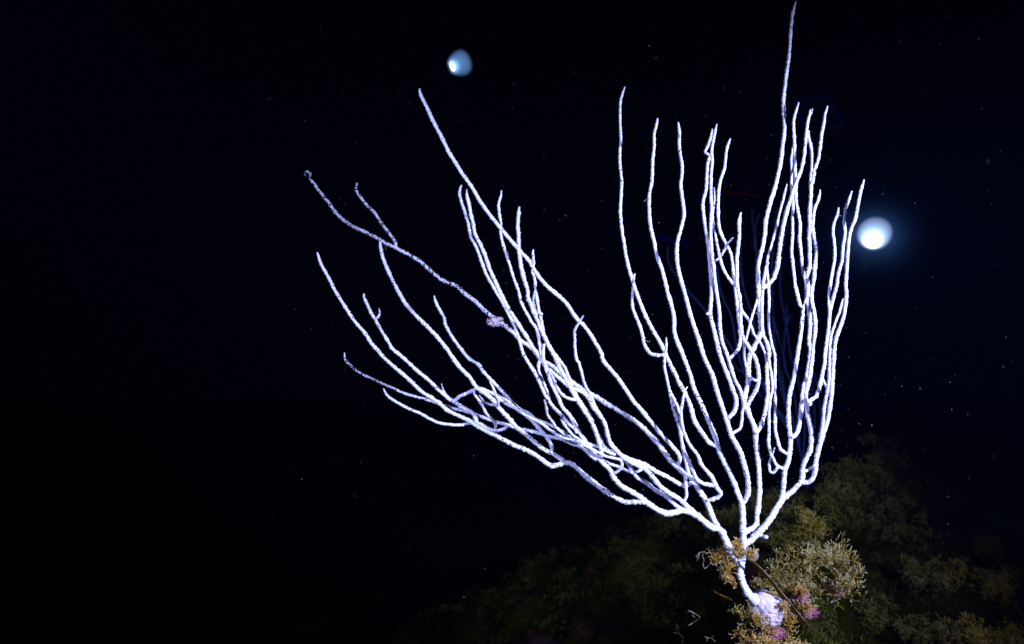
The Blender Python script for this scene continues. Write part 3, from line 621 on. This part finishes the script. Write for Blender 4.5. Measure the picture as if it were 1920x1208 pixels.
br([(1280, 815), (1279, 800), (1276, 782), (1271, 765), (1264, 749), (1257, 735)], 5.5, 5, 0.02, False, join_end=True)
br([(1302, 906), (1294, 893), (1287, 872), (1282, 850), (1280, 835)], 6, 5.5, 0.04, False, join_end=True)
br([(1343, 836.6), (1331, 831), (1323, 821), (1311, 804), (1301, 786), (1295, 763), (1285, 739), (1273, 717), (1264, 698), (1252, 674), (1246, 659), (1236, 639), (1224, 619), (1213, 598), (1203, 574), (1193, 548), (1188, 533), (1181, 510), (1174.7, 485), (1170.6, 459), (1165.6, 428), (1163, 394), (1164.8, 365), (1165.6, 340), (1163, 315), (1162, 291), (1164, 262), (1163, 233), (1163, 195), (1166, 180), (1171.5, 163)], 8, 4, 0.06)
br([(1245, 666), (1229, 666), (1219, 662.6), (1209, 648), (1204, 626), (1197, 604), (1189, 586), (1185.5, 573), (1186, 556), (1187, 538)], 6.5, 5, -0.02, False, join_end=True)
br([(1187, 530), (1189.5, 514)], 4.5, 3.5, -0.01)

# lay out distances: every root takes the distance of the place it grows from
Y0 = 1.0
made = np.zeros((0, 3))       # px, py, Y of everything laid so far
def near_Y(x, y):
    d = (made[:, 0] - x) ** 2 + (made[:, 1] - y) ** 2
    return made[np.argmin(d), 2]
base3 = P(1444, 1172, 1.0)
coral = empty("white_gorgonian", base3, "tall white branching sea whip coral glowing in the flash light", "coral")
PITZ = {"R": 0.36}
for k, b in enumerate(BR):
    p = catmull(b["pts"], 1.7)
    seg = np.r_[0, np.cumsum(np.linalg.norm(np.diff(p, axis=0), axis=1))]
    L = seg[-1]; t = seg / L
    if len(made) == 0:
        y0 = Y0; y1 = Y0
    else:
        y0 = near_Y(*p[0])
        y1 = near_Y(*p[-1]) if b["je"] else y0 + (b["drift"] or 0)
    bow = (b["drift"] or 0) * 0.0
    Yv = y0 + (y1 - y0) * t ** 1.2 + (0.012 + 0.00003 * L) * np.sin(t * math.pi * 1.0) * (1 if k % 2 else -1)
    Yv += 0.004 * np.sin(seg / 37.0 + k)
    if b["mat"] in ("D", "R"): Yv += 0.03 * np.sin(t * math.pi) + (0.05 * np.sin(np.clip(t * 2.2, 0, 1) * math.pi / 2) if b["mat"] == "D" else 0)
    if k == 0: Yv = Y0 - 0.006 + 0.030 * np.maximum(0, 1 - t / 0.22)
    sc3 = (seg / 6.0)
    w = b["w0"] + (b["w1"] - b["w0"]) * t
    if k == 0: w = np.interp(t, [0, 0.1, 0.2, 0.33, 1], [44, 26, 16, 13, 10])
    wob = np.array([noise.noise(Vector((s * 0.55, k * 3.1, 0))) for s in sc3]) * 0.20 + np.array([noise.noise(Vector((s * 2.9, k * 3.1, 5))) for s in sc3]) * 0.30
    if b["tip"] and L > 20:
        w = w * np.clip(0.45 + 0.55 * (L - seg) / 14.0, 0.45, 1.0)
    rad = w / 2 / FPX * Yv * (1 + wob) * 1.04
    path = np.array([P(x, y, Yy) for (x, y), Yy in zip(p, Yv)])
    jit = np.random.RandomState(k).normal(0, 0.00016, path.shape); path = path + jit
    made = np.vstack([made, np.c_[p, Yv]])
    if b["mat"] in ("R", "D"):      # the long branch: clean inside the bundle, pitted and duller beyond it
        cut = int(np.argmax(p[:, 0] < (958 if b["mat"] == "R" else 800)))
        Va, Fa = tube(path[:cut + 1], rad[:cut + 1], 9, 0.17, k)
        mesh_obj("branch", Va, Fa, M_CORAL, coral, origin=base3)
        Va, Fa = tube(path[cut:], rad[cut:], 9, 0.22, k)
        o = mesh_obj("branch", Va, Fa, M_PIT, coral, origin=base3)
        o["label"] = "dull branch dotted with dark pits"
        if b["mat"] == "R": lumpY = float(Yv[np.argmin(np.abs(p[:, 0] - 928))])
        continue
    mat = M_PIT if b["mat"] in ("P", "D") else (M_DOT if L > 480 else M_CORAL)
    Va, Fa = tube(path, rad, 9, 0.17, k)
    mesh_obj("stem" if b["kind"] == "stem" else "branch", Va, Fa, mat, coral, origin=base3)
# swollen knob on the pitted branch
o = blob("gall", None, None, 928, 603, lumpY, 15, 8, 8.5, M_LUMP, 21, 0.38, 4, 2.0, parent=coral, origin=base3)
o["label"] = "pinkish swollen gall with dark pits"

# holdfast: a flaring sheet of white tissue spread over the rock
cH = P(1446, 1152, 0.988); Vh = []; Fh = []
nr, na = 26, 72
for a in range(nr + 1):
    q = a / nr
    for k in range(na):
        th = 2 * math.pi * k / na
        edge_ = 1.12 + 0.26 * fbm(math.cos(th) * 1.5, math.sin(th) * 1.5, 2.0, 5)
        ex = (30 if math.cos(th) > 0 else 27) * edge_ / FPX
        ez = (26 if math.sin(th) > 0 else 30) * edge_ / FPX
        x = q * ex * math.cos(th); z = q * ez * math.sin(th)
        bulge = 0.017 * (1 - q ** 2.0) + 0.0042 * fbm(x * 100, z * 100, 7, 6)
        Vh.append(cH + np.array((x, 0.012 - bulge, z)))
for a in range(nr):
    for k in range(na):
        k2 = (k + 1) % na
        Fh.append((a * na + k, a * na + k2, (a + 1) * na + k2, (a + 1) * na + k))
# closed at the back
off = len(Vh)
for k in range(na):
    Vh.append(np.array(Vh[nr * na + k]) + np.array((0, 0.02, 0)))
for k in range(na):
    k2 = (k + 1) % na
    Fh.append((nr * na + k, nr * na + k2, off + k2, off + k))
Fh.append(tuple(off + k for k in range(na)))
M_HOLD = coral_mat("holdfast_tissue", (0.50, 0.43, 0.56), -0.08, (0.20, 0.15, 0.16), 160)
mesh_obj("holdfast", np.array(Vh), Fh, M_HOLD, coral, origin=base3)

# ------------------------------------------------------------------ second, distant gorgonian
FB = [
    [(1508, 880), (1495, 830), (1480, 785), (1466, 733), (1459, 690), (1452, 640), (1450, 600), (1449.5, 570)],
    [(1495, 830), (1488, 790), (1472.6, 750), (1466, 706), (1459.5, 677), (1440, 640), (1418, 560), (1418, 472), (1414, 439), (1410, 409), (1411.5, 393)],
    [(1414, 470), (1415, 440), (1417, 418), (1424, 401)],
    [(1499, 840), (1492, 760), (1482, 715), (1472.7, 694), (1467.7, 660), (1461, 639), (1451, 603), (1449, 570), (1447, 500), (1452, 430), (1457, 391)],
    [(1506, 865), (1508, 780), (1498, 720), (1487.6, 685), (1481, 660), (1477.7, 632), (1472.7, 607), (1469.4, 586), (1464.4, 561), (1462.8, 536), (1462.8, 497), (1469.4, 456), (1478, 418)],
    [(1470, 661), (1470, 636), (1474, 605), (1475, 573)],
    [(1474, 610), (1480, 595), (1482, 588)],
    [(1479, 806), (1472, 788), (1459, 771), (1433, 750), (1410, 722), (1396, 702), (1380, 689), (1362, 655)],
    [(1396, 702), (1383, 660), (1380, 644), (1376, 619), (1370, 591), (1360, 570), (1350, 541), (1344, 500)],
    [(1486, 820), (1478, 806), (1461, 780), (1440, 745), (1421, 690), (1415, 630), (1410, 586), (1403, 570), (1392, 530), (1388, 489), (1387, 440)],
    [(1376, 660), (1350, 620), (1325, 586), (1312, 570), (1289, 545), (1271, 519), (1262, 509), (1252.5, 489), (1252, 461)],
    [(1509, 880), (1527, 800), (1524, 740), (1522, 690)],
    [(1516, 850), (1538, 800), (1534, 740), (1528, 700)],
]
fb0 = P(1512, 905, 1.9)
far = empty("distant_gorgonian", fb0, "faint blue thin-branched coral in the dark behind the white one", "coral")
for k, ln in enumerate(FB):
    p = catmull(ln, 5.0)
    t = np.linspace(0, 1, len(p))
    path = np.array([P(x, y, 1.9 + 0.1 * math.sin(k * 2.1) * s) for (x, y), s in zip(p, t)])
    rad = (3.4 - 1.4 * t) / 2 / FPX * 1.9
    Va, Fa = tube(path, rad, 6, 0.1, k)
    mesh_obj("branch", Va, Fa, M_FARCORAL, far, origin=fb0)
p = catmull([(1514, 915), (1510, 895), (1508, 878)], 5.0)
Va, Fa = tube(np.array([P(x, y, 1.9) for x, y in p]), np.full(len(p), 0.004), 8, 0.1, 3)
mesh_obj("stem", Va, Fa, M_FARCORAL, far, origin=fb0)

# ------------------------------------------------------------------ divers' lamps
def vol_emit(name, col, base, peak, centre, width):  # scattered lamp light given to the water as its own emission
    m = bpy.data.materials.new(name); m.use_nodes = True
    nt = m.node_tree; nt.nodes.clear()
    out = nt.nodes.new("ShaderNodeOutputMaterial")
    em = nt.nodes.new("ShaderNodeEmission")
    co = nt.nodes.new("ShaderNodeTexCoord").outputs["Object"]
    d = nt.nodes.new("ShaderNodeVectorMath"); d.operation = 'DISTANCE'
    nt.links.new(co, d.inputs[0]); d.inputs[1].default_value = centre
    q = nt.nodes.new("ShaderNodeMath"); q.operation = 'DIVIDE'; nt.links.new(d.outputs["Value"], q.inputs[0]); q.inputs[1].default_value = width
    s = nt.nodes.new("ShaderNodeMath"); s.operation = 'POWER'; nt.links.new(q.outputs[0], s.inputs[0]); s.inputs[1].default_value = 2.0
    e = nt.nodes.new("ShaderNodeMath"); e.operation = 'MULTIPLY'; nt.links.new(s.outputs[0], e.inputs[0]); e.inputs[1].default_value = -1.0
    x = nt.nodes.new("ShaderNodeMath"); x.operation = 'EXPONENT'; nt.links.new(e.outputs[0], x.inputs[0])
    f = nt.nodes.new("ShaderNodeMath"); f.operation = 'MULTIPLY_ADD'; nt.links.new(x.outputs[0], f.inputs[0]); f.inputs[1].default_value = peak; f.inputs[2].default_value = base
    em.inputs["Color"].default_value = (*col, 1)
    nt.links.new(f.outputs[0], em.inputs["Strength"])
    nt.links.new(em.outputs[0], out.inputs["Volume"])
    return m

def lathe(profile, axis, origin, n=40):
    """profile: (along axis, radius) pairs"""
    ax = np.array(axis, dtype=float); ax /= np.linalg.norm(ax)
    u = np.cross(ax, (0, 0, 1.0)); u /= np.linalg.norm(u); w = np.cross(ax, u)
    V = []; F = []
    for a, rr in profile:
        for k in range(n):
            th = 2 * math.pi * k / n
            V.append(origin + ax * a + rr * (math.cos(th) * u + math.sin(th) * w))
    for i_ in range(len(profile) - 1):
        for k in range(n):
            k2 = (k + 1) % n
            F.append((i_ * n + k, i_ * n + k2, (i_ + 1) * n + k2, (i_ + 1) * n + k))
    V.append(origin + ax * profile[0][0]); F += [(len(V) - 1, (k + 1) % n, k) for k in range(n)]
    V.append(origin + ax * profile[-1][0]); o_ = (len(profile) - 1) * n; F += [(len(V) - 1, o_ + k, o_ + (k + 1) % n) for k in range(n)]
    return np.array(V), F

M_LED = plain("lit_lamp_glass", (0.8, 0.8, 0.8), 0.3, (0.8, 0.93, 1.0), 6.0)
def dive_torch(label, head, axis, beam_profile, beam_mat, led_r, power, scale=1.0):
    """head: centre of the front glass; axis: the way the lamp shines"""
    h = np.array(head); ax = np.array(axis, dtype=float); ax /= np.linalg.norm(ax)
    t = empty("dive_torch", h, label, "dive torch", "dive torches in the dark water")
    s = scale
    V, F = lathe([(-0.020 * s, 0.012 * s), (-0.018 * s, 0.020 * s), (-0.004 * s, 0.022 * s), (-0.001 * s, 0.022 * s), (-0.0008 * s, 0.0185 * s), (-0.006 * s, 0.017 * s)], ax, h)
    mesh_obj("lamp_head", V, F, M_BLACK, t, origin=h)
    V, F = lathe([(-0.150 * s, 0.010 * s), (-0.147 * s, 0.0125 * s), (-0.100 * s, 0.0125 * s), (-0.098 * s, 0.0115 * s), (-0.022 * s, 0.0115 * s), (-0.0205 * s, 0.010 * s)], ax, h)
    mesh_obj("barrel", V, F, M_BLACK, t, origin=h)
    V, F = lathe([(-0.005 * s, led_r * 0.95), (-0.002 * s, led_r), (0.002 * s, led_r * 0.9), (0.004 * s, led_r * 0.5)], ax, h)
    mesh_obj("lens", V, F, M_LED, t, origin=h)
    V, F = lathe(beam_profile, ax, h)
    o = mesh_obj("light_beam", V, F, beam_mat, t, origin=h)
    o["label"] = "cone of self-glowing water standing in for the lit beam before the lens"
    d = bpy.data.lights.new("lamp_light", 'POINT'); d.energy = power; d.color = (0.35, 0.62, 1.0); d.shadow_soft_size = 0.02
    lo = bpy.data.objects.new("lamp_light", d); C.objects.link(lo); lo.parent = t
    lo.location = tuple(ax * 0.03)
    return t
# right lamp shines nearly straight at the camera
YR = 2.6
k_ = YR / FPX
hR = P(1636, 451, YR)
dirR = np.array((-0.33, -1.0, 0.58)); dirR /= np.linalg.norm(dirR)
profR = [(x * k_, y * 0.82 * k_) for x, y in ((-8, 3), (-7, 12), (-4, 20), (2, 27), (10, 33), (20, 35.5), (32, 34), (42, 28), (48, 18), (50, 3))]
mR = vol_emit("emissive_glow_right", (0.48, 0.66, 1.0), 5.5, 90.0, tuple(-dirR * 0.004), 0.033)
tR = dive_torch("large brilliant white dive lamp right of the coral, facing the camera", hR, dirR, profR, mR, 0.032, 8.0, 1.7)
def add_halo(t, rad, dens, width):
    """a small cloud of stirred-up silt that scatters the lamp's own light"""
    m = bpy.data.materials.new("halo_water"); m.use_nodes = True
    nt = m.node_tree; nt.nodes.clear()
    o_ = nt.nodes.new("ShaderNodeOutputMaterial"); v = nt.nodes.new("ShaderNodeVolumeScatter")
    co = nt.nodes.new("ShaderNodeTexCoord").outputs["Object"]
    ln = nt.nodes.new("ShaderNodeVectorMath"); ln.operation = 'LENGTH'; nt.links.new(co, ln.inputs[0])
    mr = nt.nodes.new("ShaderNodeMapRange"); mr.interpolation_type = 'LINEAR'
    nt.links.new(ln.outputs["Value"], mr.inputs["Value"]); mr.inputs["From Min"].default_value = 0.0; mr.inputs["From Max"].default_value = rad
    mr.inputs["To Min"].default_value = 1.0; mr.inputs["To Max"].default_value = 0.0
    pw = nt.nodes.new("ShaderNodeMath"); pw.operation = 'POWER'; nt.links.new(mr.outputs[0], pw.inputs[0]); pw.inputs[1].default_value = width
    ml = nt.nodes.new("ShaderNodeMath"); ml.operation = 'MULTIPLY'; nt.links.new(pw.outputs[0], ml.inputs[0]); ml.inputs[1].default_value = dens
    nt.links.new(ml.outputs[0], v.inputs["Density"]); v.inputs["Color"].default_value = (0.30, 0.52, 1.0, 1)
    nt.links.new(v.outputs[0], o_.inputs["Volume"])
    import bmesh
    bm = bmesh.new(); bmesh.ops.create_icosphere(bm, subdivisions=3, radius=rad)
    V = np.array([v_.co[:] for v_ in bm.verts]); F = [tuple(x.index for x in f.verts) for f in bm.faces]; bm.free()
    o = mesh_obj("halo_ball", V, F, m, t)
    o["label"] = "added ball of denser water giving a faint bluish glow round the lamp"
add_halo(tR, 0.42, 0.30, 6.0)  # scattering ball added to give the right lamp its halo
# left lamp seen from the side, its cone of self-glowing water opening to the right
YL = 3.0
hL = P(848, 125, YL)
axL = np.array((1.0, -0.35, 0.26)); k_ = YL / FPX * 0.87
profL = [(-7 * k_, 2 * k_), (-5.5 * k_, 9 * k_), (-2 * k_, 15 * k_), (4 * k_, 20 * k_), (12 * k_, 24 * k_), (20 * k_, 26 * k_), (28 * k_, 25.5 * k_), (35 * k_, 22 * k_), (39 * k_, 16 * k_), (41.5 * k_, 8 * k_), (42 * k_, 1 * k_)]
mL = vol_emit("emissive_glow_left", (0.20, 0.45, 1.0), 4.2, 90.0, (0, 0, 0), 0.021)
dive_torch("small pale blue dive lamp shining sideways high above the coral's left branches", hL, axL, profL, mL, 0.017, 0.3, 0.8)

# ------------------------------------------------------------------ dim diving gear behind the coral
Yp = 2.3
out = [(1489, 196), (1492, 190), (1498, 187), (1512, 185), (1532, 181.5), (1552, 181.5), (1558, 189), (1582, 234), (1575, 240), (1512, 240), (1503, 224)]
pv = np.array([P(x, y, Yp) for x, y in out]); nO = len(pv)
Vp = np.vstack([pv, pv + np.array((0, 0.002, 0))]); Fp = [tuple(range(nO)), tuple(reversed(range(nO, 2 * nO)))] + [(k, (k + 1) % nO, nO + (k + 1) % nO, nO + k) for k in range(nO)]
plate = empty("dive_slate", P(1512, 240, Yp), "dim dark blue flat panel with a blue rim behind the coral's top right branches", "dive slate")
mesh_obj("panel", Vp, Fp, M_PANEL, plate, smooth=False, origin=P(1512, 240, Yp))
rm = catmull([(x, y) for x, y in out[:8]], 3.0)
Va, Fa = tube(np.array([P(x, y, Yp - 0.003) for x, y in rm]), np.full(len(rm), 0.0019), 6, 0.1, 1)
r1 = (Va, Fa)
rm = catmull([(1489, 196), (1496, 210), (1503, 224), (1512, 240)], 3.0)
r2 = tube(np.array([P(x, y, Yp - 0.003) for x, y in rm]), np.full(len(rm), 0.0024), 6, 0.1, 2)
Va, Fa = join([r1, r2])
mesh_obj("rim", Va, Fa, M_RIM, plate, origin=P(1512, 240, Yp))
rm = catmull([(1345, 356), (1368, 360), (1395, 364.5), (1410, 367), (1430, 371)], 3.0)
Va, Fa = tube(np.array([P(x, y, 1.9) for x, y in rm]), 0.0016 + 0.0012 * np.sin(np.linspace(0, math.pi, len(rm))), 6, 0.1, 5)
tag(mesh_obj("cord", Va, Fa, M_CORD, origin=P(1395, 364, 1.9)), "short dim red cord behind the coral's upper branches", "cord")
def strap(label, a, b, hpx, Y):
    A_, B_ = P(*a, Y), P(*b, Y); h = hpx / FPX * Y
    Vs, Fs = [], []
    for k in range(13):
        t = k / 12; q = A_ * (1 - t) + B_ * t + np.array((0, 0.02 * math.sin(t * 5), 0.006 * math.sin(t * 6)))
        for dz, dy in ((-h, 0), (h, 0), (h, 0.004), (-h, 0.004)):
            Vs.append(q + np.array((0, dy, dz)))
    for k in range(12):
        for c in range(4):
            Fs.append((k * 4 + c, k * 4 + (c + 1) % 4, k * 4 + 4 + (c + 1) % 4, k * 4 + 4 + c))
    Fs += [(0, 1, 2, 3), (48, 49, 50, 51)]
    tag(mesh_obj("webbing_strap", np.array(Vs), Fs, M_STRAP, origin=A_), label, "strap")
strap("dim navy strap left of the third upright branch", (1232, 444), (1290, 458), 5, 2.3)
strap("dim navy strap behind the crowded upright branches on the right", (1430, 484), (1512, 494), 7, 2.3)

# ------------------------------------------------------------------ marine snow
r = np.random.RandomState(4)
parts = []
octv = np.array([(1, 0, 0), (-1, 0, 0), (0, 1, 0), (0, -1, 0), (0, 0, 1), (0, 0, -1)], dtype=float)
octf = [(0, 2, 4), (2, 1, 4), (1, 3, 4), (3, 0, 4), (2, 0, 5), (1, 2, 5), (3, 1, 5), (0, 3, 5)]
Vs = []; Fs = []
for k in range(1500):
    Y = 0.75 + 2.0 * r.uniform() ** 1.3
    if k % 60 == 0: Y = r.uniform(0.42, 0.62)
    x = r.uniform(500, 1900); y = r.uniform(20, 1190)
    if r.uniform() < 0.45: x = r.normal(1500, 160); y = r.normal(820, 200)
    c = P(x, y, Y); s = (0.42 + 0.8 * r.uniform() ** 5) * 0.78e-3
    sh = r.uniform(0.6, 1.3, 3)
    Vs.append(c + octv * s * sh); Fs += [tuple(i_ + k * 6 for i_ in f) for f in octf]
tag(mesh_obj("marine_snow", np.vstack(Vs), Fs, M_SNOW), kind="stuff")

# ------------------------------------------------------------------ water haze
m = bpy.data.materials.new("sea_water_haze"); m.use_nodes = True
nt = m.node_tree; nt.nodes.clear()
outn = nt.nodes.new("ShaderNodeOutputMaterial")
pvn = nt.nodes.new("ShaderNodeVolumePrincipled")
pvn.inputs["Color"].default_value = (0.10, 0.22, 1.0, 1)
pvn.inputs["Density"].default_value = 0.0035
pvn.inputs["Anisotropy"].default_value = 0.25
nt.links.new(pvn.outputs[0], outn.inputs["Volume"])
x0, x1, y0_, y1_, z0, z1 = -32, 32, -6, 42, -8, 4
Vb = np.array([(x, y, z) for x in (x0, x1) for y in (y0_, y1_) for z in (z0, z1)])
Fb = [(0, 1, 3, 2), (4, 6, 7, 5), (0, 4, 5, 1), (2, 3, 7, 6), (0, 2, 6, 4), (1, 5, 7, 3)]
tag(mesh_obj("haze", Vb, Fb, m, smooth=False), kind="stuff")
